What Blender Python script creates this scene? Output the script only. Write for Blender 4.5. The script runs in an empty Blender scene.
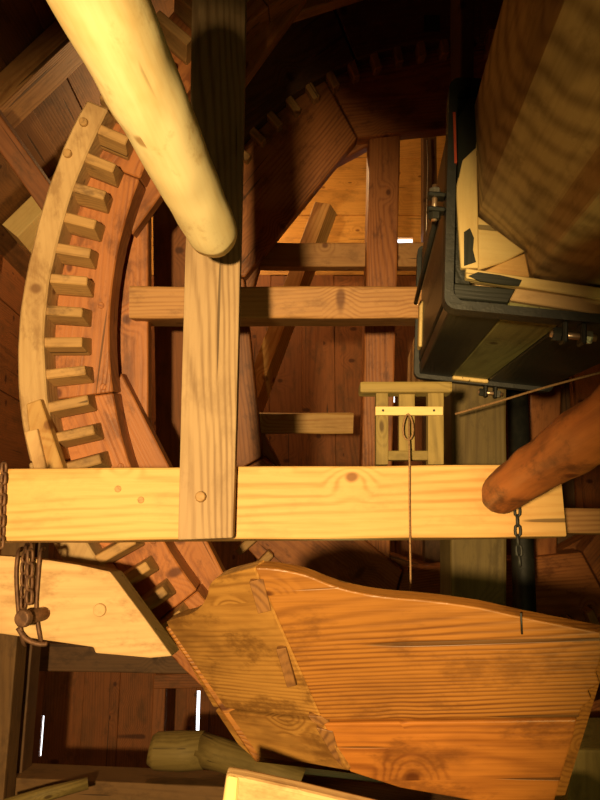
import bpy, bmesh, math, random
from mathutils import Vector, Matrix, noise
random.seed(7)
S = bpy.context.scene
C = S.collection
V = Vector
# ------------------------------------------------------------------ camera
F_PX = 700.0
PITCH = math.radians(13.0)
EYE = V((0, 0, 1.45))
cd = bpy.data.cameras.new('camera')
cd.sensor_fit = 'VERTICAL'; cd.sensor_height = 36; cd.sensor_width = 27
cd.lens = 36 * F_PX / 800
cd.clip_start = 0.02
cam = bpy.data.objects.new('camera', cd); C.objects.link(cam)
cam.location = EYE; cam.rotation_euler = (math.pi / 2 + PITCH, 0, 0)
S.camera = cam
# ------------------------------------------------------------------ world, lamps, exposure
w = bpy.data.worlds.new('daylight'); S.world = w; w.use_nodes = True
w.node_tree.nodes['Background'].inputs[0].default_value = (0.95, 0.97, 1.0, 1)
w.node_tree.nodes['Background'].inputs[1].default_value = 2.2
P_REAR = (-0.50, 3.9, 3.9)
def lamp(name, loc, power, col, rad):
    l = bpy.data.lights.new(name, 'POINT'); l.energy = power; l.color = col; l.shadow_soft_size = rad
    o = bpy.data.objects.new(name, l); C.objects.link(o); o.location = loc
    return o
sl_ = bpy.data.lights.new('work_lamp', 'SPOT'); sl_.energy = 350; sl_.color = (1.0, 0.68, 0.30); sl_.shadow_soft_size = 0.05
sl_.spot_size = math.radians(66); sl_.spot_blend = 0.5
so_ = bpy.data.objects.new('work_lamp', sl_); C.objects.link(so_); so_.location = (-0.34, -0.75, 1.36)
so_.rotation_euler = (Vector((-0.62, 1.6, 1.47)) - so_.location).to_track_quat('-Z', 'Y').to_euler()
lamp('green_lamp', (0.42, 0.38, 0.8), 6, (0.98, 0.84, 0.27), 0.08)
lamp('low_lamp', (0.12, 2.02, 1.30), 0.7, (0.95, 0.85, 0.22), 0.05)
lamp('rear_lamp', P_REAR, 30, (1.0, 0.62, 0.26), 0.06)
S.view_settings.view_transform = 'Standard'
S.view_settings.look = 'None'
S.view_settings.gamma = 1
S.view_settings.use_curve_mapping = False
S.view_settings.exposure = 0.6
# ------------------------------------------------------------------ photo pixel -> place
FWD = V((0, math.cos(PITCH), math.sin(PITCH))); UPV = V((0, -math.sin(PITCH), math.cos(PITCH))); RGT = V((1, 0, 0))
X, Y, Z = V((1, 0, 0)), V((0, 1, 0)), V((0, 0, 1))
def ray(px, py): return FWD + RGT * ((px - 300) / F_PX) + UPV * ((400 - py) / F_PX)
def P(px, py, d): return EYE + ray(px, py) * d                    # depth along the view axis
def W(px, py, y): r = ray(px, py); return EYE + r * (y / r.y)      # on the plane of world depth y
def on(px, py, p, n): r = ray(px, py); return EYE + r * ((p - EYE).dot(n) / r.dot(n))
# ------------------------------------------------------------------ materials
def nodes(name):
    m = bpy.data.materials.new(name); m.use_nodes = True
    t = m.node_tree; b = t.nodes['Principled BSDF']
    return m, t, b
class NT:
    def __init__(s, t): s.t = t
    def n(s, ty, **kw):
        q = s.t.nodes.new(ty)
        for k, v in kw.items(): setattr(q, k, v)
        return q
    def set(s, sock, v):
        if hasattr(v, 'is_output'): s.t.links.new(v, sock)
        else: sock.default_value = v
    def m(s, op, a, b=0.0, c=None):
        q = s.n('ShaderNodeMath', operation=op); s.set(q.inputs[0], a); s.set(q.inputs[1], b)
        if c is not None: s.set(q.inputs[2], c)
        return q.outputs[0]
    def vm(s, op, a, b):
        q = s.n('ShaderNodeVectorMath', operation=op); s.set(q.inputs[0], a); s.set(q.inputs[1], b)
        return q.outputs[0]
    def noise(s, vec, scale, detail=3, rough=0.55):
        q = s.n('ShaderNodeTexNoise'); s.set(q.inputs['Vector'], vec); q.inputs['Scale'].default_value = scale
        q.inputs['Detail'].default_value = detail; q.inputs['Roughness'].default_value = rough
        return q.outputs['Fac']
    def rng(s, v, a, b, c=0.0, d=1.0, smooth=True):
        q = s.n('ShaderNodeMapRange'); q.interpolation_type = 'SMOOTHSTEP' if smooth else 'LINEAR'
        s.set(q.inputs[0], v)
        for i, x in zip((1, 2, 3, 4), (a, b, c, d)): q.inputs[i].default_value = x
        return q.outputs[0]
    def mix(s, f, a, b, blend='MIX'):
        q = s.n('ShaderNodeMix', data_type='RGBA', blend_type=blend)
        s.set(q.inputs['Factor'], f)
        for k, v in (('A', a), ('B', b)):
            i = [z for z in q.inputs if z.name == k and z.type == 'RGBA'][0]
            s.set(i, v if hasattr(v, 'is_output') else (*v, 1) if len(v) == 3 else v)
        return [z for z in q.outputs if z.type == 'RGBA'][0]
def wood(name, light, dark, period=0.011, ring=0.65, knots=0.5, stain=0.35, staincol=(0.07, 0.04, 0.015), rough=0.6, bump=0.35, warp=1.0, spec=0.35, crack=0.0, tilt=0.0):
    m, t, b = nodes(name); k = NT(t)
    tc = k.n('ShaderNodeTexCoord').outputs['Object']
    rnd = k.n('ShaderNodeObjectInfo').outputs['Random']
    off = k.n('ShaderNodeCombineXYZ')
    k.set(off.inputs[0], k.m('MULTIPLY', rnd, 31.7)); k.set(off.inputs[1], k.m('MULTIPLY', rnd, 57.3)); k.set(off.inputs[2], k.m('MULTIPLY', rnd, 83.1))
    p = k.vm('ADD', tc, off.outputs[0])
    ps = k.vm('MULTIPLY', p, (0.9, 5.0, 5.0))
    d1 = k.m('MULTIPLY', k.m('SUBTRACT', k.noise(ps, 1.0, 2, 0.4), 0.5), 0.075 * warp)
    d1 = k.m('ADD', d1, k.m('MULTIPLY', k.m('SUBTRACT', k.noise(k.vm('MULTIPLY', p, (5.0, 30.0, 30.0)), 1.0, 2, 0.5), 0.5), 0.008))
    sp = k.n('ShaderNodeSeparateXYZ'); k.set(sp.inputs[0], tc)
    r1 = k.m('MULTIPLY', k.m('SUBTRACT', k.m('FRACT', k.m('MULTIPLY', rnd, 7.31)), 0.5), 0.16)
    r2 = k.m('ADD', k.m('MULTIPLY', k.m('FRACT', k.m('MULTIPLY', rnd, 13.7)), 0.10), 0.03)
    yy = k.m('ADD', k.m('SUBTRACT', sp.outputs[1], r1), k.m('MULTIPLY', sp.outputs[0], 0.025 + tilt))
    zz = k.m('SUBTRACT', k.m('SUBTRACT', sp.outputs[2], r2), k.m('MULTIPLY', sp.outputs[0], 0.035 + tilt))
    rad = k.m('SQRT', k.m('ADD', k.m('MULTIPLY', yy, yy), k.m('MULTIPLY', zz, zz)))
    kv = k.n('ShaderNodeCombineXYZ')
    k.set(kv.inputs[0], k.m('MULTIPLY_ADD', sp.outputs[0], 5.5, k.m('MULTIPLY', rnd, 41.3)))
    k.set(kv.inputs[1], k.m('MULTIPLY_ADD', k.m('ARCTAN2', yy, zz), 0.75, k.m('MULTIPLY', rnd, 17.9)))
    vo = k.n('ShaderNodeTexVoronoi', voronoi_dimensions='2D'); k.set(vo.inputs['Vector'], kv.outputs[0]); vo.inputs['Scale'].default_value = 1.0
    kd = vo.outputs['Distance']
    vc = k.n('ShaderNodeSeparateColor'); k.set(vc.inputs[0], vo.outputs['Color'])
    keep = k.m('LESS_THAN', vc.outputs[0], knots * 0.6)
    kb = k.m('MULTIPLY', k.rng(kd, 0.0, 0.42, 1.0, 0.0), keep)
    kcore = k.m('MULTIPLY', k.m('MULTIPLY', k.rng(kd, 0.045, 0.115, 1.0, 0.0), keep), 0.85)
    rr = k.m('ADD', k.m('ADD', rad, d1), k.m('MULTIPLY', kb, 0.035))
    sn = k.m('MULTIPLY_ADD', k.m('SINE', k.m('MULTIPLY', rr, 2 * math.pi / period)), 0.5, 0.5)
    sn = k.m('POWER', sn, 1.8)
    fib = k.noise(k.vm('MULTIPLY', p, (6.0, 130.0, 130.0)), 1.0, 2, 0.6)
    am = k.rng(k.noise(k.vm('MULTIPLY', p, (1.5, 9.0, 9.0)), 1.0, 3, 0.6), 0.3, 0.7, 0.25, 1.0)
    sn = k.m('MULTIPLY', sn, am)
    f = k.m('ADD', k.m('MULTIPLY', sn, ring), k.m('MULTIPLY', k.m('SUBTRACT', fib, 0.5), 0.9))
    q = k.n('ShaderNodeClamp'); k.set(q.inputs[0], f)
    col = k.mix(q.outputs[0], light, dark)
    big = k.noise(k.vm('MULTIPLY', p, (2.0, 5.0, 5.0)), 1.3, 4, 0.65)
    col = k.mix(k.m('MULTIPLY', k.rng(big, 0.48, 0.72), stain), col, staincol)
    blot = k.noise(k.vm('MULTIPLY', p, (7.0, 13.0, 13.0)), 1.0, 5, 0.7)
    col = k.mix(k.m('MULTIPLY', k.rng(blot, 0.50, 0.68), min(1.0, stain * 1.25)), col, k.mix(0.35, staincol, (light[0] * .4, light[1] * .35, light[2] * .3)))
    tone = k.m('MULTIPLY_ADD', k.m('FRACT', k.m('MULTIPLY', rnd, 3.77)), 0.3, 0.85)
    hs = k.n('ShaderNodeHueSaturation'); k.set(hs.inputs['Value'], tone); k.set(hs.inputs['Color'], col)
    col = k.mix(kcore, hs.outputs[0], (dark[0] * .45, dark[1] * .35, dark[2] * .3))
    cr = k.noise(k.vm('MULTIPLY', p, (1.6, 55.0, 55.0)), 1.0, 1, 0.3)
    crm = k.rng(cr, 0.735 + crack, 0.76 + crack)
    col = k.mix(k.m('MULTIPLY', crm, 0.7), col, (0.03, 0.015, 0.006))
    k.set(b.inputs['Base Color'], col)
    b.inputs['Roughness'].default_value = rough
    b.inputs['Specular IOR Level'].default_value = spec
    hgt = k.m('ADD', k.m('ADD', k.m('MULTIPLY', sn, -0.3), k.m('MULTIPLY', fib, 0.5)), k.m('MULTIPLY', crm, -1.0))
    bp = k.n('ShaderNodeBump'); bp.inputs['Strength'].default_value = bump; bp.inputs['Distance'].default_value = 0.004
    k.set(bp.inputs['Height'], hgt); k.set(b.inputs['Normal'], bp.outputs[0])
    return m
def metal(name, col, col2, rough=0.5, metallic=0.8, scale=30):
    m, t, b = nodes(name); k = NT(t)
    tc = k.n('ShaderNodeTexCoord').outputs['Object']
    f = k.rng(k.noise(tc, scale, 4, 0.65), 0.42, 0.66)
    k.set(b.inputs['Base Color'], k.mix(f, col, col2))
    b.inputs['Metallic'].default_value = metallic; b.inputs['Roughness'].default_value = rough
    bp = k.n('ShaderNodeBump'); bp.inputs['Strength'].default_value = 0.25; bp.inputs['Distance'].default_value = 0.002
    k.set(bp.inputs['Height'], f); k.set(b.inputs['Normal'], bp.outputs[0])
    return m
M = {}
M['beam'] = wood('pale pine', (0.56, 0.34, 0.115), (0.38, 0.17, 0.035), 0.015, 0.8, 0.6, 0.2, (0.34, 0.16, 0.04))
M['post'] = wood('weathered tan plank', (0.37, 0.25, 0.13), (0.18, 0.105, 0.048), 0.010, 0.85, 0.1, 0.25, (0.16, 0.09, 0.04), 0.7, warp=.5)
M['log'] = wood('peeled pale log', (0.92, 0.79, 0.44), (0.82, 0.62, 0.26), 0.05, 0.5, 0.2, 0.5, (0.62, 0.36, 0.08), 0.6, 0.15, crack=.03)
M['brake'] = wood('pale weathered lath', (0.56, 0.37, 0.17), (0.38, 0.22, 0.09), 0.014, 0.5, 0.4, 0.5, (0.30, 0.16, 0.06), 0.7)
M['red'] = wood('red brown wheel timber', (0.40, 0.148, 0.043), (0.20, 0.060, 0.018), 0.013, 0.8, 0.6, 0.6, (0.13, 0.042, 0.016), 0.5)
M['cog'] = wood('worn cog timber', (0.46, 0.27, 0.10), (0.28, 0.15, 0.05), 0.012, 0.5, 0.2, 0.6, (0.14, 0.08, 0.035), 0.6)
M['arm'] = wood('brown arm timber', (0.46, 0.24, 0.085), (0.27, 0.115, 0.035), 0.014, 0.7, 0.6, 0.35, (0.14, 0.06, 0.02), 0.6, warp=1.5)
M['hopper'] = wood('honey pine board', (0.29, 0.118, 0.020), (0.10, 0.030, 0.005), 0.008, 0.9, 0.9, 0.5, (0.11, 0.042, 0.010), 0.42, warp=0.9, spec=0.45)
M['hopper_left'] = wood('yellow stained pine board', (0.36, 0.18, 0.040), (0.17, 0.07, 0.013), 0.008, 0.8, 0.6, 0.7, (0.12, 0.052, 0.012), 0.5, warp=1.0)
M['hopper_low'] = wood('deep orange pine board', (0.28, 0.10, 0.016), (0.11, 0.030, 0.005), 0.008, 0.8, 0.9, 0.6, (0.09, 0.03, 0.007), 0.42, spec=0.45)
M['hopper_end'] = wood('dark end grain', (0.19, 0.085, 0.022), (0.08, 0.032, 0.009), 0.007, 0.8, 0.5, 0.4, (0.08, 0.035, 0.012), 0.6)
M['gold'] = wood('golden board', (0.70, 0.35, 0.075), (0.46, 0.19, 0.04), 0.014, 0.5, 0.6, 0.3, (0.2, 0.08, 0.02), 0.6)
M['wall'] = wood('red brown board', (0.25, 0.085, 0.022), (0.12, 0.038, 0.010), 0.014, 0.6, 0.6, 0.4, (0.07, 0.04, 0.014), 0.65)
M['roof'] = wood('brown roof board', (0.18, 0.078, 0.024), (0.09, 0.038, 0.012), 0.014, 0.6, 0.6, 0.4, (0.06, 0.03, 0.012), 0.7)
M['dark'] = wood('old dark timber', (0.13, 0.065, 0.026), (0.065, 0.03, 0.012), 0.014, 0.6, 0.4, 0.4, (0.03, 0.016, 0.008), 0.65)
M['grey'] = wood('grey brown shaft timber', (0.60, 0.41, 0.19), (0.24, 0.145, 0.06), 0.026, 1.0, 0.5, 0.5, (0.17, 0.10, 0.04), 0.65, 0.4, 1.5, tilt=.28)
M['redlog'] = wood('reddish barked pole', (0.44, 0.14, 0.032), (0.25, 0.07, 0.018), 0.03, 0.6, 0.5, 0.7, (0.10, 0.035, 0.014), 0.55, 0.6)
M['green'] = wood('greenish old timber', (0.24, 0.17, 0.05), (0.13, 0.088, 0.024), 0.014, 0.6, 0.4, 0.45, (0.12, 0.085, 0.02), 0.7)
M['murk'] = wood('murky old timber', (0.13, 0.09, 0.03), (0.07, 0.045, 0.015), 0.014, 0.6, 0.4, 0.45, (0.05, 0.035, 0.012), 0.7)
M['olive'] = wood('olive stained stave', (0.22, 0.21, 0.075), (0.12, 0.105, 0.035), 0.013, 0.7, 0.4, 0.3, (0.09, 0.08, 0.03), 0.6)
M['yellow'] = wood('fresh yellow wood', (0.66, 0.49, 0.20), (0.54, 0.36, 0.12), 0.012, 0.4, 0.2, 0.15, (0.4, 0.22, 0.07), 0.6)
M['black'] = wood('black painted wood', (0.018, 0.020, 0.014), (0.011, 0.012, 0.009), 0.012, 0.3, 0.1, 0.3, (0.03, 0.03, 0.018), 0.42)
M['iron'] = metal('black iron', (0.011, 0.012, 0.009), (0.02, 0.02, 0.014), 0.6, 0.0)
M['rust'] = metal('brown rusty iron', (0.11, 0.055, 0.03), (0.20, 0.10, 0.05), 0.62, 0.45)
M['brass'] = metal('bright worn bolt', (0.75, 0.42, 0.2), (0.7, 0.55, 0.4), 0.35, 0.8)
M['steel'] = metal('steel nut', (0.6, 0.6, 0.52), (0.4, 0.38, 0.3), 0.35, 0.8)
M['rope'] = metal('brown cord', (0.30, 0.17, 0.07), (0.16, 0.08, 0.03), 0.85, 0.0, 300)
M['redpaint'] = metal('red paint edge', (0.5, 0.07, 0.02), (0.4, 0.05, 0.02), 0.6, 0.0)
M['floor'] = wood('dark floor board', (0.16, 0.085, 0.03), (0.09, 0.045, 0.016), 0.014, 0.6, 0.4, 0.4, (0.05, 0.028, 0.012), 0.7)
# ------------------------------------------------------------------ building helpers
MW = {}
def put(o, mtx, parent):
    C.objects.link(o)
    MW[o] = mtx
    if parent is not None:
        o.parent = parent; o.matrix_basis = MW[parent].inverted() @ mtx
    else: o.matrix_basis = mtx
    return o
def empty(name, loc):
    o = bpy.data.objects.new(name, None); o.empty_display_size = 0.05
    return put(o, Matrix.Translation(loc), None)
def tag(o, label=None, cat=None, group=None, kind=None):
    for k_, v_ in (('label', label), ('category', cat), ('group', group), ('kind', kind)):
        if v_: o[k_] = v_
    return o
def frame(origin, xdir, zhint):
    x = xdir.normalized(); z = zhint - x * zhint.dot(x)
    if z.length < 1e-4: z = (V((0.3, 0.5, 0.8)) - x * x.dot(V((0.3, 0.5, 0.8))))
    z.normalize(); y = z.cross(x)
    m = Matrix((x, y, z)).transposed().to_4x4(); m.translation = origin
    return m
def finish(name, bm, mat, parent, origin, xdir, zhint, smooth=False):
    mtx = frame(origin, xdir, zhint)
    bmesh.ops.recalc_face_normals(bm, faces=bm.faces)
    bm.transform(mtx.inverted())
    me = bpy.data.meshes.new(name); bm.to_mesh(me); bm.free()
    me.materials.append(M[mat])
    if smooth: me.shade_smooth()
    o = bpy.data.objects.new(name, me)
    return put(o, mtx, parent)
def prism(name, pts, ext, mat, parent=None, grain=X, bev=0.004, seg=1, rough=0.0):
    bm = bmesh.new(); n = len(pts)
    a = [bm.verts.new(p) for p in pts]; b = [bm.verts.new(p + ext) for p in pts]
    bm.faces.new(a); bm.faces.new(b[::-1])
    for i in range(n): bm.faces.new((a[i], b[i], b[(i + 1) % n], a[(i + 1) % n]))
    bmesh.ops.recalc_face_normals(bm, faces=bm.faces)
    if bev: bmesh.ops.bevel(bm, geom=list(bm.edges), offset=bev, segments=seg, affect='EDGES', profile=0.6, clamp_overlap=True)
    if rough:
        for v in bm.verts: v.co += noise.noise_vector(v.co * 14) * rough
    c = sum(pts, V()) / n + ext * .5
    return finish(name, bm, mat, parent, c, grain, ext)
def timber(name, a, b, w, h, mat, parent=None, up=Z, n=10, wob=0.002, bev=0.006, taper=1.0, bow=0.0, cs=2):
    """squared timber from a to b; w across, h along up"""
    d = (b - a); L = d.length; x = d / L
    z = (up - x * up.dot(x)).normalized(); y = z.cross(x)
    bm = bmesh.new(); rings = []
    sd = random.random() * 50
    for i in range(n + 1):
        t = i / n; k = 1 + (taper - 1) * t
        hw, hh = w * .5 * k, h * .5 * k
        e = bev * (1 + .4 * noise.noise(V((t * L * 6, sd, 3))))
        ring = []
        for sx, sy, a0 in ((1, 1, 0), (-1, 1, 90), (-1, -1, 180), (1, -1, 270)):
            for j in range(cs + 1):
                ang = math.radians(a0 + 90 * j / cs)
                py_ = sx * (hw - e) + e * math.cos(ang); pz_ = sy * (hh - e) + e * math.sin(ang)
                q = a + x * (L * t) + y * py_ + z * (pz_ + bow * math.sin(math.pi * t))
                q += noise.noise_vector(V((t * L * 5 + sd, sx * 2, sy * 2))) * wob
                ring.append(bm.verts.new(q))
        rings.append(ring)
    m = len(rings[0])
    for i in range(n):
        for j in range(m): bm.faces.new((rings[i][j], rings[i][(j + 1) % m], rings[i + 1][(j + 1) % m], rings[i + 1][j]))
    bm.faces.new(rings[0]); bm.faces.new(rings[-1][::-1])
    return finish(name, bm, mat, parent, (a + b) * .5, x, z)
def tube(name, pts, rad, mat, parent=None, seg=10, caps=True, wob=0.0, smooth=True, flat=1.0, closed=False):
    bm = bmesh.new(); rings = []; n = len(pts)
    rad = rad if hasattr(rad, '__len__') else [rad] * n
    sd = random.random() * 40; prev = None
    for i, p in enumerate(pts):
        if closed: t = pts[(i + 1) % n] - pts[i - 1]
        else: t = pts[min(i + 1, n - 1)] - pts[max(i - 1, 0)]
        t.normalize()
        if prev is None:
            u = V((0.21, 0.31, 0.93)); u = (u - t * u.dot(t)).normalized()
        else: u = (prev - t * prev.dot(t)).normalized()
        prev = u; v = t.cross(u); ring = []
        for j in range(seg):
            a = 2 * math.pi * j / seg
            r = rad[i] * (1 + wob * noise.noise(V((math.cos(a) * 1.5, math.sin(a) * 1.5, i * 0.35 + sd))))
            ring.append(bm.verts.new(p + u * math.cos(a) * r + v * math.sin(a) * r * flat))
        rings.append(ring)
    for i in range(n if closed else n - 1):
        A, B = rings[i], rings[(i + 1) % n]
        for j in range(seg): bm.faces.new((A[j], A[(j + 1) % seg], B[(j + 1) % seg], B[j]))
    if caps and not closed: bm.faces.new(rings[0]); bm.faces.new(rings[-1][::-1])
    ax = pts[-1] - pts[0]
    if ax.length < 1e-5 or closed: ax = pts[len(pts) // 2] - pts[0]
    return finish(name, bm, mat, parent, sum(pts, V()) / n, ax, V((0.2, 0.9, 0.3)), smooth)
def disc(name, c, axis, r, length, mat, parent=None, seg=14, dome=0.25):
    a = axis.normalized()
    return tube(name, [c, c + a * length * .7, c + a * length * .93, c + a * length], [r, r, r * (1 - dome * .4), r * (1 - dome)], mat, parent, seg, smooth=False)
def curve(pts, n=6, closed=False):
    out = []; L = len(pts)
    for i in range(L if closed else L - 1):
        g = (lambda j: pts[j % L]) if closed else (lambda j: pts[max(0, min(L - 1, j))])
        p0, p1, p2, p3 = (V(g(i + j)) for j in (-1, 0, 1, 2))
        for s in range(n):
            t = s / n
            out.append(0.5 * ((2 * p1) + (p2 - p0) * t + (2 * p0 - 5 * p1 + 4 * p2 - p3) * t * t + (3 * p1 - p0 - 3 * p2 + p3) * t ** 3))
    if not closed: out.append(V(pts[-1]))
    return out
def chain(name, path, link, wire, mat, label, wide=0.62):
    """links strung along a 3-D path, every link a part"""
    root = empty(name, path[-1]); tag(root, label, 'chain')
    seglen = [(path[i + 1] - path[i]).length for i in range(len(path) - 1)]; tot = sum(seglen)
    step = link - 2.3 * wire; n = max(2, int(tot / step))
    def at(s):
        for i, l in enumerate(seglen):
            if s <= l or i == len(seglen) - 1: return path[i].lerp(path[i + 1], min(1, s / l)), (path[i + 1] - path[i]).normalized()
            s -= l
    for i in range(n):
        c, t = at((i + .5) * step)
        u = (RGT - t * RGT.dot(t)).normalized(); v = t.cross(u)
        a0 = math.radians(25 if i % 2 else 115)
        sdir = u * math.cos(a0) + v * math.sin(a0)
        hl = link * .5 - wire; hw = link * wide * .5 - wire; q = []
        for k_ in range(12):
            a = 2 * math.pi * k_ / 12
            yy = (hl - hw) * (1 if math.sin(a) > 1e-6 else -1 if math.sin(a) < -1e-6 else 0) + hw * math.sin(a)
            q.append(c + t * yy + sdir * hw * math.cos(a))
        tube('chain_link', q, wire, mat, root, 6, closed=True)
    return root
# ------------------------------------------------------------------ the setting: boarded mill body
XL, XR, YB, YF, EAVE, SLOPE, RX = -1.75, 2.95, 4.8, -1.2, 3.2, 1.2, 0.6
RIDGE = EAVE + SLOPE * (RX - XL)
def box(name, lo, hi, mat, parent=None, grain=X, bev=0.004):
    lo, hi = V(lo), V(hi)
    pts = [V((lo.x, lo.y, lo.z)), V((hi.x, lo.y, lo.z)), V((hi.x, lo.y, hi.z)), V((lo.x, lo.y, hi.z))]
    return prism(name, pts, V((0, hi.y - lo.y, 0)), mat, parent, grain, bev)
def struct(name, loc): return tag(empty(name, loc), kind='structure')
fl = struct('floor', (0.6, 1.8, 0))
y = YF; i = 0
while y < YB + .1:
    wd = random.uniform(.2, .27)
    box('floor_board', (XL - .1, y, -.06 - .003 * (i % 2)), (XR + .1, y + wd + .004, -.003 * (i % 2)), 'floor', fl, X, 0.004); y += wd; i += 1
wb = struct('wall_back', (0.6, YB, 0))
# upright boards below, lying boards in the gable; a few joints gape and let daylight in
def zat(py): return W(300, py, YB).z
ZS = 3.5
slits = [(W(40, 735, YB).x, zat(757), zat(716), 0.014), (W(196, 710, YB).x, zat(735), zat(691), 0.022),
         (W(380, 550, YB).x, zat(556), zat(545), 0.02), (W(391, 398, YB).x, zat(402), zat(394), 0.03), (W(516, 412, YB).x, zat(418), zat(405), 0.01)]
xs = [XL - .05]
marks = sorted([W(q, 715, YB).x for q in (82, 118, 152)] + [s[0] for s in slits])
for mk_ in marks:
    while mk_ - xs[-1] > .33: xs.append(xs[-1] + random.uniform(.2, .25))
    xs.append(mk_)
while xs[-1] < XR: xs.append(xs[-1] + random.uniform(.2, .26))
for i in range(len(xs) - 1):
    a, b = xs[i], xs[i + 1]
    off = .008 * (i % 2)
    sl = [s for s in slits if abs(s[0] - a) < 1e-6]
    g = sl[0][3] if sl else 0
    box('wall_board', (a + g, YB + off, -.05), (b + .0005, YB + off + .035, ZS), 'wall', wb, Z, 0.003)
    if sl:
        box('wall_board', (a, YB + off, -.05), (a + g + .001, YB + off + .03, sl[0][1]), 'wall', wb, Z, 0.001)
        box('wall_board', (a, YB + off, sl[0][2]), (a + g + .001, YB + off + .03, ZS), 'wall', wb, Z, 0.001)
hx0, hx1, hz0, hz1 = W(395, 240, YB).x, W(413, 240, YB).x, zat(245), zat(237)
zs = [ZS, hz0 - .19, hz0, hz1, zat(215), zat(190), zat(158), zat(133)]
zs = sorted(zs)
while zs[-1] < RIDGE: zs.append(zs[-1] + random.uniform(.18, .22))
for i in range(len(zs) - 1):
    a, b = zs[i], zs[i + 1]
    hw = (RIDGE - a) / SLOPE + .15; off = .008 * (i % 2)
    if abs(a - hz0) < 1e-6:
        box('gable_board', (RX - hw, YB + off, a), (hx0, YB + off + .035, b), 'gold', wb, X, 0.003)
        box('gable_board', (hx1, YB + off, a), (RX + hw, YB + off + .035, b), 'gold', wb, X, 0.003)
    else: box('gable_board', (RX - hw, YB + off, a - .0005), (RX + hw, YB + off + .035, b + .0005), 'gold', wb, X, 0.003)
wl = struct('wall_left', (XL, 1.8, 0))
z = -.05; i = 0
while z < EAVE:
    h = min(random.uniform(.22, .28), EAVE + .02 - z)
    box('wall_board', (XL - .04 - .007 * (i % 2), YF, z), (XL - .007 * (i % 2), YB + .05, z + h + .001), 'wall', wl, Y, 0.003); z += h; i += 1
box('wall_sheathing', (XL - .09, YF - .1, -.1), (XL - .05, YB + .1, EAVE + .1), 'dark', wl, Y, 0)
wr = tag(box('wall_right', (XR, YF - .1, -.1), (XR + .06, YB + .1, EAVE + .1), 'dark', None, Y, 0), kind='structure')
prism_pts = [V((XL - .1, YF, -.1)), V((XR + .1, YF, -.1)), V((XR + .1, YF, EAVE)), V((RX, YF, RIDGE + .1)), V((XL - .1, YF, EAVE))]
tag(prism('wall_front', prism_pts, V((0, -.05, 0)), 'dark', None, Z, 0), kind='structure')
SL = V((1, 0, SLOPE)).normalized(); SN = V((-SLOPE, 0, 1)).normalized()      # up the left roof, out of it
rl = struct('ceiling', (RX, 1.8, RIDGE))
L_ = (V((RX, 0, RIDGE)) - V((XL, 0, EAVE))).length; s = -.12; i = 0
while s < L_:
    wd = random.uniform(.22, .27)
    a = V((XL, YF, EAVE)) + SL * s + SN * (.007 * (i % 2)); b = a + SL * (wd + .001)
    prism('roof_board', [a, b, b + SN * .03, a + SN * .03], V((0, YB - YF + .15, 0)), 'roof', rl, Y, 0.003); s += wd; i += 1
a = V((XL, YF - .1, EAVE)) - SL * .2 + SN * .05; b = V((RX, YF - .1, RIDGE)) + SL * .1 + SN * .05
prism('roof_sheathing', [a, b, b + SN * .03, a + SN * .03], V((0, YB - YF + .3, 0)), 'dark', rl, Y, 0)
a = V((XR, YF - .1, EAVE)) + V((.15, 0, -.15 * SLOPE)); b = V((RX, YF - .1, RIDGE)) + V((-.1, 0, .1 * SLOPE)); q = V((.05, 0, .05))
prism('roof_sheathing', [a, b, b + q, a + q], V((0, YB - YF + .3, 0)), 'dark', rl, Y, 0)
# rafters of the left roof slope
RP = V((XL, 0, EAVE)) - SN * .07
def rafter(px, py, wd, dp, mat, label, lo=-.3, hi=2.6):
    c = on(px, py, RP, SN)
    a = c - SL * ((c - V((XL, c.y, EAVE))).dot(SL) - .12); b = a + SL * 3.0
    return tag(timber('rafter', a, b, wd, dp, mat, None, SN, 14, .004), label, 'rafter', 'roof rafters')
rafter(38, 72, .17, .13, 'arm', 'brown rafter at the upper left under dark roof boards, behind the pale pole')
rafter(16, 243, .25, .12, 'yellow', 'pale yellow sloping board left of the curved brake lath')
# ------------------------------------------------------------------ wheels
def wheel_pts(poly, d): return [P(px, py, d) for px, py in poly]
def sector_poly(c, r0, r1, a0, a1, n):
    A = [(c[0] + r1 * math.cos(math.radians(a0 + (a1 - a0) * i / n)), c[1] - r1 * math.sin(math.radians(a0 + (a1 - a0) * i / n))) for i in range(n + 1)]
    B = [(c[0] + r0 * math.cos(math.radians(a1 + (a0 - a1) * i / n)), c[1] - r0 * math.sin(math.radians(a1 + (a0 - a1) * i / n))) for i in range(n + 1)]
    return A + B
def tang(a): return RGT * -math.sin(math.radians(a)) + UPV * math.cos(math.radians(a))
def radv(a): return RGT * math.cos(math.radians(a)) + UPV * math.sin(math.radians(a))
def chord_poly(c, ap, outer, a, half, hout=None):
    ca, sa = math.cos(math.radians(a)), math.sin(math.radians(a)); hout = hout or half
    def q(u, v): return (c[0] + u * ca - v * sa, c[1] - (u * sa + v * ca))
    return [q(ap, -half), q(ap, half), q(outer, hout), q(outer, -hout)]
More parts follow.
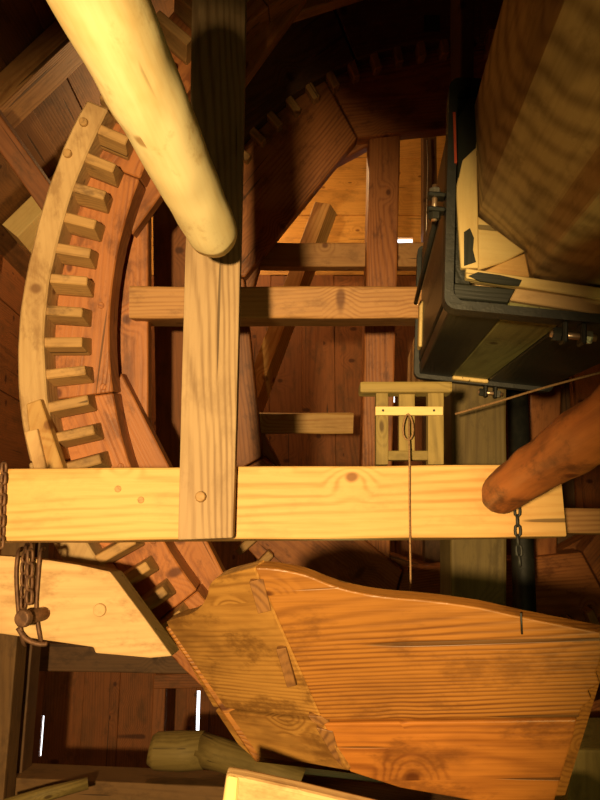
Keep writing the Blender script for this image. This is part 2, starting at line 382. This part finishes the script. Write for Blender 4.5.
# near wheel
NC = (525, 335); ND = 2.2
near = empty('cog_wheel', P(525, 335, ND)); tag(near, 'large red-brown timber cog wheel with square cogs, curving down the left side', 'cog wheel')
NF = 12
for i in range(NF):
    a0 = 8 + i * 360 / NF; a1 = a0 + 360 / NF - .12
    prism('felloe', wheel_pts(sector_poly(NC, 416, 478, a0, a1, 10), ND), FWD * .10, 'red', near, tang((a0 + a1) / 2), 0.004)
for a, lay in ((144, 0), (180, 1), (207, 0), (234, 1), (262, 0), (290, 1), (318, 0), (346, 1), (14, 0), (42, 1), (72, 0), (108, 1)):
    d = ND + .102 + lay * .062
    prism('inner_felloe', wheel_pts(chord_poly(NC, 377, 425, a, 150, 105), d), FWD * .06, 'red', near, tang(a), 0.004)
r_out, r_in = 474, 433
cogm = None
NCOG = 96
for i in range(NCOG):
    a = 1.6 + i * 360 / NCOG
    c = P(NC[0] + (r_out + r_in) / 2 * math.cos(math.radians(a)), NC[1] - (r_out + r_in) / 2 * math.sin(math.radians(a)), ND)
    k = ND / F_PX; hr = (r_out - r_in) * .5 * k; ht = .026
    R_, T_ = radv(a), tang(a)
    if cogm is None:
        e_ = c - FWD * .09
        sec = [e_ - T_ * ht, e_ + T_ * ht * .05, e_ + FWD * .07 + T_ * ht * .95, e_ + FWD * .105 + T_ * ht * .95, e_ + FWD * .105 - T_ * ht]
        o = prism('cog', [q_ - R_ * hr for q_ in sec], R_ * hr * 2, 'cog', near, R_, 0.003)
        cogm = o.data; cogbase = frame(c, R_, FWD).inverted() @ MW[o]; continue
    o = bpy.data.objects.new('cog', cogm)
    jit = 1 + .04 * random.uniform(-1, 1)
    if 222 < a < 232: continue
    mtx = frame(c, R_, FWD) @ cogbase @ Matrix.Rotation(random.uniform(-.05, .05), 4, 'Z') @ Matrix.Diagonal((jit, 1 + .12 * random.uniform(-1, 1), 1, 1))
    put(o, mtx, near)
for a in range(176, 250, 11):                                   # wooden pins in the rim
    for rr_ in (425,):
        c = P(NC[0] + rr_ * math.cos(math.radians(a)), NC[1] - rr_ * math.sin(math.radians(a)), ND)
        disc('pin', c + FWD * .01, -FWD, .011, .013, 'red', near, 10)
# its arms, clasping the shaft
def arm(parent, poly, d, th, mat, grain, name='arm', rough=.002): return prism(name, wheel_pts(poly, d), FWD * th, mat, parent, grain, 0.006, 1, rough)
timber('arm', P(139, 307.5, 2.40), P(424, 307.5, 2.40), .26, .105, 'arm', near, UPV, 16, .004, .008)
timber('arm', P(640, 312, 2.40), P(960, 312, 2.40), .26, .105, 'arm', near, UPV, 12, .004, .008)
timber('arm', P(472, 372, 2.42), P(472, 760, 2.42), .185, .2, 'murk', near, FWD, 14, .004, .01)
timber('arm', P(462, 96, 2.42), P(462, -110, 2.42), .045, .16, 'dark', near, FWD, 10, .004, .006)
# far wheel
FC = (470, 345); FD = 3.3
far = empty('cog_wheel', P(470, 345, FD)); tag(far, 'darker cog wheel behind, straight-edged rim planks below the shadowed arch', 'cog wheel')
for i in range(8):
    a = 141 - 45 * i                        # centre angle of each straight felloe (90 = up)
    t = 22.3
    arc = [(FC[0] + 302 * math.cos(math.radians(a + t - 2 * t * j / 8)), FC[1] - 302 * math.sin(math.radians(a + t - 2 * t * j / 8))) for j in range(9)]
    ri = 218 / math.cos(math.radians(t))
    inn = [(FC[0] + ri * math.cos(math.radians(a - t)), FC[1] - ri * math.sin(math.radians(a - t))), (FC[0] + ri * math.cos(math.radians(a + t)), FC[1] - ri * math.sin(math.radians(a + t)))]
    prism('felloe', wheel_pts(arc + inn, FD - (.012 if i % 2 == 0 else 0)), FWD * .10, 'red', far, tang(a), 0.005)
    prism('inner_felloe', wheel_pts(chord_poly(FC, 224, 285, a + 22.5, 95, 118), FD + .105), FWD * .10, 'red', far, tang(a + 22.5), 0.005)
fcog = None
for i in range(80):
    a = i * 4.5 + 1
    c = P(FC[0] + 297 * math.cos(math.radians(a)), FC[1] - 297 * math.sin(math.radians(a)), FD); R_, T_ = radv(a), tang(a)
    if fcog is None:
        b0 = c - FWD * .075; pts = [b0 - R_ * .06 - T_ * .018, b0 + R_ * .05 - T_ * .018, b0 + R_ * .05 + T_ * .018, b0 - R_ * .06 + T_ * .018]
        fcog = prism('cog', pts, FWD * .09, 'cog', far, R_, 0.005).data; continue
    put(bpy.data.objects.new('cog', fcog), frame(c - FWD * .03, R_, FWD), far)
timber('arm', P(384, 118, 3.40), P(372, 600, 3.40), .148, .13, 'red', far, FWD, 16, .004, .008)
timber('arm', P(548, 118, 3.40), P(536, 600, 3.40), .148, .13, 'red', far, FWD, 16, .004, .008)
timber('arm', P(222, 257, 3.47), P(720, 257, 3.47), .12, .118, 'arm', far, UPV, 18, .004, .008)
timber('arm', P(222, 423, 3.47), P(352, 423, 3.47), .16, .10, 'beam', far, UPV, 10, .004, .008)
# brakes
arch = empty('brake', P(330, 50, 3.2)); tag(arch, 'dark curved brake timber arching over the farther wheel at the top', 'brake')
for a0, a1 in ((88, 111.7), (112, 140)):
    prism('brake_block', wheel_pts(sector_poly(FC, 307, 385, a0, a1, 10), 3.22), FWD * .2, 'dark', arch, tang((a0 + a1) / 2), 0.008)
prism('mortise_dark', wheel_pts([(424, 15), (440, 15), (440, 31), (424, 31)], 3.215), FWD * .02, 'black', arch, X, 0.001)  # black tile painted as the dark inside of a square hole
lath = empty('brake', P(60, 560, 2.1)); tag(lath, 'pale curved brake lath hugging the outside of the near cog wheel', 'brake')
outer = [(87, 100), (75, 122), (58, 160), (42, 208), (31, 252), (22, 295), (18, 335), (18, 385), (22, 425), (30, 462)]
inner = [(108, 109), (95, 135), (84, 160), (70, 196), (58, 240), (48, 285), (44, 330), (45, 375), (50, 420), (60, 462)]
o_ = curve([(a, b, 0) for a, b in outer], 4); n_ = curve([(a, b, 0) for a, b in inner], 4)
up_ = prism('lath', [P(p.x, p.y, 2.10) for p in o_] + [P(p.x, p.y, 2.10) for p in reversed(n_)], FWD * .16, 'brake', lath, UPV * .95 + RGT * -.1, 0.005, 1, .002)
lo_ = curve([(28, 463, 0), (40, 515, 0), (62, 560, 0), (88, 600, 0)], 4); li_ = curve([(61, 463, 0), (72, 510, 0), (95, 556, 0), (128, 600, 0)], 4)
prism('lath', [P(p.x, p.y, 2.11) for p in lo_] + [P(p.x, p.y, 2.11) for p in reversed(li_)], FWD * .16, 'brake', lath, UPV * .85 - RGT * -.4, 0.005, 1, .002)
prism('splice', wheel_pts([(26, 404), (40, 399), (63, 468), (66, 478), (34, 478)], 2.07), FWD * .04, 'beam', lath, UPV * .93 + RGT * .3, 0.003)
prism('splice', wheel_pts([(24, 432), (37, 429), (48, 478), (36, 478)], 2.055), FWD * .018, 'brake', lath, UPV * .93 + RGT * .2, 0.002)
for q in ((85, 124), (69, 155)):
    disc('pin', P(q[0], q[1], 2.11), -FWD, .0135, .022, 'cog', lath, 12)
# ------------------------------------------------------------------ wind shaft: core timber, packing, iron bands
VP = ray(376, 465).normalized()
D0 = 1.3; SH = P(566, 210, D0)
fn = VP
def fp(px, py, off=0.0): return on(px, py, SH + VP * off, fn)
shaft = empty('wind_shaft', P(566, 330, D0)); tag(shaft, 'massive wind shaft boxed in black-painted packing and iron bands, upper right', 'shaft')
ea = (fp(664, 329) - fp(447, 308)).normalized(); eb = (fp(452, 91) - fp(447, 308))
O = fp(447, 308); SIDE = eb.length; eb.normalize(); LEN = 1.0
def S3(u, v, t): return O + ea * (u * SIDE) + eb * (v * SIDE) + VP * t
core = [fp(474, 106), fp(478, 214), fp(526, 251), fp(531, 277), fp(672, 296), fp(694, 128)]
prism('core_timber', [p + VP * .02 for p in core], -VP * 1.2, 'grey', shaft, VP, 0.006, 2, .003)
prism('core_timber', [S3(.12, .12, .02), S3(.88, .12, .02), S3(.88, .88, .02), S3(.12, .88, .02)], VP * 2.95, 'grey', shaft, VP, 0.01)
prism('corner_wedge', [fp(478, 216, -.012), fp(525, 251, -.012), fp(503, 262, -.012), fp(478, 270, -.012)], VP * .05, 'yellow', shaft, ea, 0.002)
prism('corner_wedge', [fp(525, 253, -.006), fp(530, 277, -.006), fp(478, 274, -.006), fp(503, 262, -.006)], VP * .05, 'beam', shaft, ea, 0.002)  # lower half in darker wood: lit and dim sides put into the colours
# packing staves around the core: bottom (black, olive, black) and left
def stave(u0, u1, v0, v1, t0, t1, mat, name='stave', bev=.003):
    return prism(name, [S3(u0, v0, t0), S3(u1, v0, t0), S3(u1, v1, t0), S3(u0, v1, t0)], VP * (t1 - t0), mat, shaft, VP, bev)
stave(.02, .262, .012, .10, .0, LEN, 'black')
stave(.265, .53, .016, .10, .004, LEN - .03, 'olive')
stave(.533, .98, .012, .10, .0, LEN, 'black')
stave(.265, .53, -.012, .016, LEN - .05, LEN + .01, 'yellow', 'wedge')
stave(.012, .10, .11, .36, .0, LEN, 'black')
stave(.016, .10, .363, .64, .0, LEN, 'black')
stave(.012, .10, .643, .97, .0, LEN, 'black')
stave(.90, .985, .11, .97, .0, LEN, 'black')
stave(.11, .89, .90, .985, .0, LEN, 'black')
stave(-.012, .014, .16, .50, LEN - .17, LEN - .10, 'yellow', 'wedge')
# pale unpainted end strips seen beside the core
prism('end_strip', [fp(452, 196, -.02), fp(474, 152, -.02), fp(478, 216, -.02), fp(478, 262, -.02), fp(470, 262, -.02), fp(455, 285, -.02)][:0] or
      [fp(456, 188, -.015), fp(462, 160, -.015), fp(477, 146, -.015), fp(479, 268, -.015), fp(461, 268, -.015)], VP * .03, 'yellow', shaft, eb, 0.002)
prism('end_strip', [fp(466, 268, -.02), fp(660, 296, -.02), fp(660, 309, -.02), fp(500, 283, -.02), fp(466, 278, -.02)], VP * .03, 'yellow', shaft, ea, 0.002)
prism('end_strip', [fp(516, 288, -.012), fp(660, 309, -.012), fp(660, 324, -.012), fp(510, 300, -.012)], VP * .03, 'brake', shaft, ea, 0.002)
prism('end_strip', [fp(453, 283, -.012), fp(516, 289, -.012), fp(508, 303, -.012), fp(450, 298, -.012)], VP * .03, 'black', shaft, ea, 0.002)
prism('end_strip', [fp(469, 97, -.014), fp(478, 97, -.014), fp(480, 152, -.014), fp(458, 190, -.014), fp(456, 120, -.014)], VP * .03, 'black', shaft, eb, 0.002)
prism('end_strip', [fp(480, 92, -.018), fp(497, 88, -.018), fp(482, 152, -.018), fp(476, 150, -.018)], VP * .03, 'yellow', shaft, eb, 0.002)
prism('red_edge', [fp(453, 112, -.037), fp(455.5, 112, -.037), fp(457, 163, -.037), fp(454.5, 163, -.037)], VP * .012, 'redpaint', shaft, eb, 0.0)
# ragged black paint splashes on the strips
prism('paint_patch', [fp(464, 232, -.0165), fp(470, 228, -.0165), fp(474, 238, -.0165), fp(473, 250, -.0165), fp(476, 262, -.0165), fp(464, 266, -.0165)], VP * .004, 'black', shaft, eb, 0.0)
prism('paint_patch', [fp(468, 276, -.0215), fp(478, 272, -.0215), fp(500, 275, -.0215), fp(522, 280, -.0215), fp(519, 286, -.0215), fp(500, 284, -.0215), fp(480, 281, -.0215)], VP * .004, 'black', shaft, ea, 0.0)
# iron bands
def band(t, wdt, th, grow):
    lo, hi = -grow, 1 + grow; q = []
    r = .05
    for cx_, cy_, a0 in ((hi - r, hi - r, 0), (lo + r, hi - r, 90), (lo + r, lo + r, 180), (hi - r, lo + r, 270)):
        for j in range(5):
            a = math.radians(a0 + 22.5 * j); q.append((cx_ + r * math.cos(a), cy_ + r * math.sin(a)))
    bm = bmesh.new(); rings = []
    for u, v in q:
        du, dv = u - .5, v - .5; l = max(abs(du), abs(dv)); k = 1 - th / (l * SIDE)
        iu, iv = .5 + du * k, .5 + dv * k
        rings.append([bm.verts.new(S3(u, v, t)), bm.verts.new(S3(u, v, t + wdt)), bm.verts.new(S3(iu, iv, t + wdt)), bm.verts.new(S3(iu, iv, t))])
    n = len(rings)
    for i in range(n):
        for j in range(4): bm.faces.new((rings[i][j], rings[i][(j + 1) % 4], rings[(i + 1) % n][(j + 1) % 4], rings[(i + 1) % n][j]))
    return finish('iron_band', bm, 'iron', shaft, S3(.5, .5, t + wdt / 2), ea, VP)
def lug(par, c, along, outd, sc=1.0):
    """a pair of clamp ears with a bolt through them"""
    s_ = sc
    for sg in (-1, 1):
        a = c + along * (sg * .014 * s_)
        prism('clamp_ear', [a - along * .004 * s_ - VP * .016 * s_, a + along * .004 * s_ - VP * .016 * s_, a + along * .004 * s_ + VP * .016 * s_, a - along * .004 * s_ + VP * .016 * s_], outd * .034 * s_, 'iron', par, outd, .003)
    m_ = c + outd * .02 * s_
    tube('bolt', [m_ - along * .034 * s_, m_ + along * .036 * s_], .0055 * s_, 'brass', par, 8)
    disc('nut', m_ + along * .019 * s_, along, .011 * s_, .010 * s_, 'steel', par, 6, .1)
    disc('nut', m_ - along * .019 * s_, -along, .012 * s_, .012 * s_, 'iron', par, 6, .1)
b1 = band(-.035, .05, .016, .02)
b2 = band(LEN - .02, .05, .016, .02)
lug(b1, S3(.53, -.02, -.01), ea, -eb, 1.15); lug(b1, S3(-.02, .46, -.01), eb, -ea, 1.0)
lug(b2, S3(.56, -.02, LEN), ea, -eb, 1.1); lug(b2, S3(-.02, .55, LEN), eb, -ea, .9)
tube('tie_rod', [S3(-.05, .43, -.01), S3(-.05, .43, LEN * .75)], .006, 'iron', shaft, 8)
# ------------------------------------------------------------------ front frame: cross beam and hanger plank
BY = 1.60
beam_o = timber('cross_beam', V((-1.2, BY + .075, W(300, 504, BY).z - .005)), V((W(563, 500, BY).x, BY + .075, W(560, 500, BY).z)), .15, W(300, 466, BY).z - W(300, 539, BY).z, 'beam', None, Z, 40, .002, .005)
tag(beam_o, 'long pale pine cross beam running level across the middle', 'beam')
for q in ((141, 500), (118, 489)): disc('peg', W(q[0], q[1], BY) + Y * .01, -Y, .0085, .0125, 'cog', beam_o, 12)
PY = BY - .046
pts = [W(193, -20, PY), W(245, -20, PY)] + [W(x_, y_, PY) for x_, y_ in ((243, 120), (240, 260), (237, 400), (233, 538), (178, 540), (181, 400), (185, 250), (190, 110))]
plank = prism('hanger_plank', [W(194, -160, PY), W(249, -160, PY)] + pts[2:], Y * .043, 'post', None, Z, .004, 2, .0015)
tag(plank, 'weathered upright plank pegged to the front of the cross beam', 'plank')
disc('peg', W(201, 497, PY) + Y * .012, -Y, .0125, .026, 'cog', plank, 10)
# poles
lp = []; lr = []
A0, A1 = P(214, 236, 1.515), P(95, -12, .86); A1 = A0 + (A1 - A0) * 1.25
for i in range(30):
    t = i / 29; lp.append(A0.lerp(A1, t)); lr.append(.054 + .006 * t)
lr[0] = .051
polo = tube('pole', lp, lr, 'log', None, 28, wob=.06)
tag(polo, 'thick pale peeled pole slanting from the top left into the upright plank', 'pole')
lp = []; lr = []
A0, A1 = P(495, 497, 1.49), P(605, 424, 1.05); A1 = A0 + (A1 - A0) * 1.5
for i in range(26):
    t = i / 25; lp.append(A0.lerp(A1, t) + noise.noise_vector(V((t * 5, 2, 3))) * .006); lr.append(.042 + .010 * t)
lr[0] = .032; lr[1] = .041
tag(tube('pole', lp, lr, 'redlog', None, 24, wob=.14), 'rough reddish pole slanting in from the right over the cross beam', 'pole')
# stub timber behind the beam end, darker block at the end of the beam
tag(timber('rail', W(540, 521, 1.85), W(700, 523, 1.85), .08, .064, 'arm', None, Z, 8), 'short brown rail continuing right beyond the end of the cross beam', 'rail')
# ------------------------------------------------------------------ little pulley frame standing on the beam
GY = BY + .035
pf = empty('pulley_frame', W(409, 465, GY)); tag(pf, 'small wooden slatted frame standing on the cross beam with a cord through it', 'frame')
def pr(name, x0, y0, x1, y1, yy, th, mat, grain, bev=.003):
    return prism(name, [W(x0, y1, yy), W(x1, y1, yy), W(x1, y0, yy), W(x0, y0, yy)], Y * th, mat, pf, grain, bev, 2)
pr('stile', 376, 390, 388.5, 464.5, GY, .03, 'green', Z); pr('stile', 428, 389, 444, 464.5, GY, .03, 'green', Z)
pr('top_rail', 360, 381, 453, 392, GY - .012, .055, 'green', X, .007)
pr('slat', 399, 392, 415, 452, GY + .012, .02, 'green', Z)
pr('bottom_rail', 388, 450.5, 430, 460, GY + .004, .022, 'green', X)
st = pr('strip', 375.5, 406.5, 443, 415, GY - .012, .011, 'yellow', X, .001)
for q in (383, 434): disc('nail', W(q, 410.5, GY - .012), -Y, .003, .002, 'iron', st, 8)
# cord from the frame down to the hopper
cy = BY - .012
cp = [W(409, 416, GY - .02), W(409, 440, GY - .03), W(409.5, 466, cy - .004), W(409.5, 500, cy), W(410, 540, cy), W(410.5, 570, cy - .01), W(411, 640, cy - .03)]
cord = tube('cord', cp, .0022, 'rope', None, 6); tag(cord, 'thin cord hanging from the slatted frame across the beam to the hopper', 'cord')
lpn = [W(408 + 5 * math.sin(t) * (1 - .25 * math.cos(t)), 427 + 13 * -math.cos(t), GY - .02) for t in [2 * math.pi * i / 14 for i in range(14)]]
tube('cord_loop', lpn, .0022, 'rope', cord, 6, closed=True)
cp = curve([W(455, 414, 2.0), W(500, 401, 1.95), W(550, 386, 1.9), W(640, 362, 1.8)], 4)
tag(tube('cord', cp, .0035, 'rope', None, 6), 'slack cord slanting up to the right below the boxed shaft', 'cord')
# ------------------------------------------------------------------ brake lever block, left, with straps and chain
KY = 1.82
blk = [(-40, 553), (12, 556), (48, 560), (80, 565), (110, 571), (140, 612), (172, 656), (150, 658), (95, 653), (93, 647), (48, 641), (0, 634), (-40, 630)]
lev = prism('lever', [W(x_, y_, KY) for x_, y_ in blk], Y * .12, 'brake', None, X, .005, 2, .002)
tag(lev, 'pale heavy lever beam with a slanted end, bound by iron straps on the left', 'lever')
disc('peg', W(100, 610, KY) + Y * .012, -Y, .0165, .02, 'brake', lev, 18, .15)
for xa, xb in ((18, 20), (40, 38)):
    q = curve([W(xa + 4, 549, KY + .08), W(xa, 553, KY - .004), W(xa - 2, 575, KY - .008), W(xb - 2, 610, KY - .008), W(xb + 2, 638, KY - .006), W(xb + 5, 645, KY + .03)], 4)
    tube('strap', q, .0075, 'rust', lev, 8, flat=.6)
q = curve([W(18, 628, KY - .01), W(26, 639, KY - .014), W(38, 644, KY - .014), W(47, 644, KY - .006)], 4)
tube('strap', q, .006, 'rust', lev, 8)
bo = tube('bolt', [W(22, 618, KY - .085), W(34, 616, KY - .03), W(46, 613, KY + .01)], .017, 'rust', lev, 14)
disc('bolt_head', W(21.5, 618.5, KY - .09) + V((.004, .012, 0)), V((-.25, -1, 0)), .021, .016, 'rust', bo, 16)
CK = KY - .03
chain('chain', [W(27, 535, CK + .05), W(30, 556, CK), W(29, 612, CK)], .042, .0042, 'rust', 'rusty chain dropping below the beam onto the strapped lever, nearer the slanted end')
chain('chain', [W(33, 535, CK + .06), W(24, 560, CK + .012), W(23, 612, CK + .012)], .036, .0034, 'rust', 'second rusty chain strand beside the bolt head on the lever')
chain('chain', [W(4, 463, BY - .012), W(2.5, 500, BY - .012), W(1, 548, BY - .012)], .032, .0036, 'rust', 'rusty chain crossing the cross beam at the left edge')
chain('chain', [W(517, 496, BY - .012), W(518, 540, BY - .012), W(521, 575, BY - .01)], .030, .0035, 'iron', 'dark iron chain hanging beneath the reddish pole')
# ------------------------------------------------------------------ hopper
A, B, Cn = P(255, 569, 1.20), P(322, 721, 1.255), P(352, 778, 1.28)
A2, B2 = P(606, 634, 1.14), P(579, 719, 1.21)
L, Mm = P(165, 622, 1.46), P(214, 708, 1.46)
fN = (A2 - A).cross(B - A).normalized(); fN = fN if fN.dot(FWD) > 0 else -fN
lN = (L - A).cross(B - A).normalized(); lN = lN if lN.dot(FWD) > 0 else -lN
hop = empty('hopper', P(430, 790, 1.5)); tag(hop, 'flared dovetailed honey-coloured wooden grain hopper at the bottom right', 'hopper')
def face(pts, p0, n, mat, name, grain, th=.028, bev=.003, rough=0): return prism(name, [on(x_, y_, p0, n) for x_, y_ in pts], n * th, mat, hop, grain, bev, 2, rough)
topf = [(p.x, p.y) for p in curve([(255, 568, 0), (275, 569, 0), (305, 575, 0), (330, 585, 0), (355, 592, 0), (385, 597, 0), (430, 601, 0), (480, 608, 0), (520, 617, 0), (560, 625, 0), (606, 634, 0)], 3)]
gF = (on(578, 719, A, fN) - on(322, 721, A, fN))
face(topf + [(600, 664), (596, 672), (600, 684), (588, 691), (592, 700), (582, 708), (579, 718), (322, 720)], A, fN, 'hopper', 'board', gF)
face([(323, 723.5), (577, 720), (572, 742), (566, 760), (553, 806), (480, 802), (400, 788), (350, 772)], A, fN, 'hopper_low', 'board', gF)
gL = on(214, 708, A, lN) - on(320, 720, A, lN)
topl = [(p.x, p.y) for p in curve([(166, 622, 0), (176, 618, 0), (190, 614, 0), (201, 606, 0), (207, 595, 0), (210, 584, 0), (222, 576, 0), (254, 568, 0)], 4)]
face(topl + [(321, 719), (213, 707)], A, lN, 'hopper_left', 'board', gL)
face([(215, 710.5), (322, 722.5), (349, 771), (310, 764), (252, 757), (238, 745)], A, lN, 'hopper_left', 'board', gL)
# dovetail ends showing on the front, and the worn end grain of the corner
for poly in ([(249, 582), (263, 579), (271, 611), (258, 614)], [(276, 650), (286, 648), (296, 686), (287, 688)], [(308, 716), (322, 717), (329, 722), (322, 726), (312, 722)], [(316, 728), (333, 732), (343, 768), (333, 757)]):
    prism('dovetail', [on(x_, y_, A - fN * .0018, fN) for x_, y_ in poly], fN * .012, 'hopper_end', hop, eb, .001)
# rear boards close the box
bk = A2 + (L - A); bb = B2 + (Mm - B) * .9
def quad(name, a, b, c, d, mat='hopper'): return prism(name, [a, b, c, d], Y * .026, mat, hop, b - a, .003)
Lz = V(L); Lz.z -= .01; bz = V(bk); bz.z = EYE.z - .075
lowL = P(255, 762, 1.44); lowR = P(556, 800, 1.25); lowB = lowR + (lowL - P(352, 776, 1.28))
quad('back_board', Lz, bz, lowB, lowL)
prism('side_board', [A2 + V((.0, .02, -.0)), bz, lowB, lowR + V((0, .02, 0))], V((.026, 0, 0)), 'hopper', hop, Y, .003)
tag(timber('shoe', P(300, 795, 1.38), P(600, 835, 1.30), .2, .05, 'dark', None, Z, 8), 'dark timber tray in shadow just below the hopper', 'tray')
# nail in the hopper rim
hk = tube('hook', [on(521, 613, A - fN * .003, fN), on(522, 634, A - fN * .003, fN)], .0018, 'iron', hop, 6)
# ------------------------------------------------------------------ foreground and floor timbers
tm = [(226, 768), (245, 771), (300, 783), (420, 812), (420, 850), (214, 850)]
o = prism('timber', [P(x_, y_ + 7, 1.12) for x_, y_ in tm], FWD * .03, 'brake', None, P(420, 812, 1.05) - P(226, 768, 1.05), .006, 2, .001)
tag(o, 'pale squared timber end poking up at the bottom below the hopper', 'timber')
prism('end_face', [P(x_, y_, 1.116) for x_, y_ in ((227, 777), (239, 779), (233, 850), (215, 850))], FWD * .02, 'yellow', o, UPV, .003)
def fl_pt(px, py, z=0.0): r = ray(px, py); return EYE + r * ((z - EYE.z) / r.z)
q = empty('log', P(195, 757, 3.0)); tag(q, 'greenish bent log lying below the wall slit, beside the hopper', 'log')
tube('trunk', [P(150, 750, 2.9), P(156, 751, 2.9), P(180, 751, 2.9), P(204, 750, 2.88)], [.055, .070, .074, .070], 'green', q, 16, wob=.12)
tube('trunk', [P(202, 750, 2.88), P(222, 755, 2.85), P(262, 770, 2.75), P(310, 788, 2.65)], [.070, .064, .06, .058], 'green', q, 16, wob=.12)
cr_ = timber('low_timber', W(-20, 786, 3.3), W(330, 802, 3.15), .22, .14, 'floor', None, Z, 12); tag(cr_, 'dark low timber along the bottom left', 'beam')
tag(tube('stick', [P(5, 806, 2.6), P(45, 794, 2.65), P(88, 783, 2.7)], [.026, .026, .022], 'green', None, 12, wob=.1), 'short round stick lying on the dark low timber, bottom left', 'stick')
o = prism('block', [P(x_, y_, 1.9) for x_, y_ in ((575, 750), (640, 750), (640, 830), (565, 830), (570, 775))], FWD * .2, 'green', None, UPV, .008, 2, .002)
tag(o, 'greenish upright timber block at the bottom right corner', 'block')
# framing seen behind the lever, lower left
for (x0, x1, ydep, mat, lb) in ((-4, 14, 3.1, 'floor', 'dark brown upright stud at the far lower left'), (17, 30, 3.3, 'dark', 'dark upright stud next to the daylight slit, lower left')):
    tag(timber('stud', V((W((x0 + x1) / 2, 700, ydep).x, ydep, 0)), V((W((x0 + x1) / 2, 700, ydep).x, ydep, 1.55)), (x1 - x0) / F_PX * ydep * 1.3, .12, mat, None, Y, 10), lb, 'stud')
tag(timber('stud', V((W(160, 700, 4.2).x, 4.2, 0)), V((W(160, 700, 4.2).x, 4.2, 1.6)), .07, .08, 'wall', None, Y, 8), 'narrow upright stud between lever tip and hopper', 'stud')
tag(timber('crosspiece', W(155, 681, 4.14), W(225, 680, 4.14), .05, .075, 'wall', None, Z, 6), 'small level crosspiece nailed to the narrow stud', 'crosspiece')
tag(timber('rail', W(-10, 655, 3.7), W(260, 660, 3.7), .1, .13, 'dark', None, Z, 8), 'dark level rail in the shade beneath the strapped lever', 'rail')
# framing left and centre
tag(timber('brace', P(-20, 102, 2.7), P(55, 208, 2.85), .085, .10, 'wall', None, FWD, 8), 'reddish brace crossing in front of the pale sloping board, top left', 'brace')
tag(timber('lath', P(326, 208, 4.1), P(250, 412, 3.95), .10, .12, 'beam', None, FWD + RGT * .5, 12, .002, .003), 'pale slanting lath behind the farther wheel arms', 'lath')
tag(timber('post', W(428, 60, 4.6), V((W(425, 600, 4.6).x, 4.6, 0)), .10, .1, 'dark', None, Y, 12), 'thin dark post left of the boxed shaft against golden boards', 'post')
tag(tube('wire', [W(427, 140, 4.53), W(428, 165, 4.53), W(427, 200, 4.53), W(426, 260, 4.53)], .004, 'steel', None, 6), 'thin pale wire hanging down the thin dark post', 'wire')
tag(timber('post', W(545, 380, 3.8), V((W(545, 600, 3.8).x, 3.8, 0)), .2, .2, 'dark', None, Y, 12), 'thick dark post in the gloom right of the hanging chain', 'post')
tag(tube('pipe', [W(515, 330, 2.9), V((W(515, 640, 2.9).x, 2.9, 0))], .045, 'iron', None, 14), 'dark round upright bar behind the beam, left of the reddish pole', 'pipe')
tag(timber('stud', W(262, 520, 3.9), V((W(330, 740, 3.9).x, 3.9, 0)), .16, .1, 'wall', None, Y, 8), 'dim slanting stud in the gloom under the cross beam', 'stud')
tag(prism('board', wheel_pts([(152, 175), (205, 175), (205, 600), (158, 600)], 3.0), FWD * .04, 'wall', None, UPV, .004, 1, .003), 'reddish upright board behind the near wheel rim, left of the hanger plank', 'board')
tag(timber('shade_timber', P(425, 10, 3.75), P(590, 10, 3.75), .2, .62, 'dark', None, UPV, 8), 'dark timber added to darken the gap at the top, behind the big shaft timber', 'beam')  # added dark timber, stands in for gloom over the lit gable boards
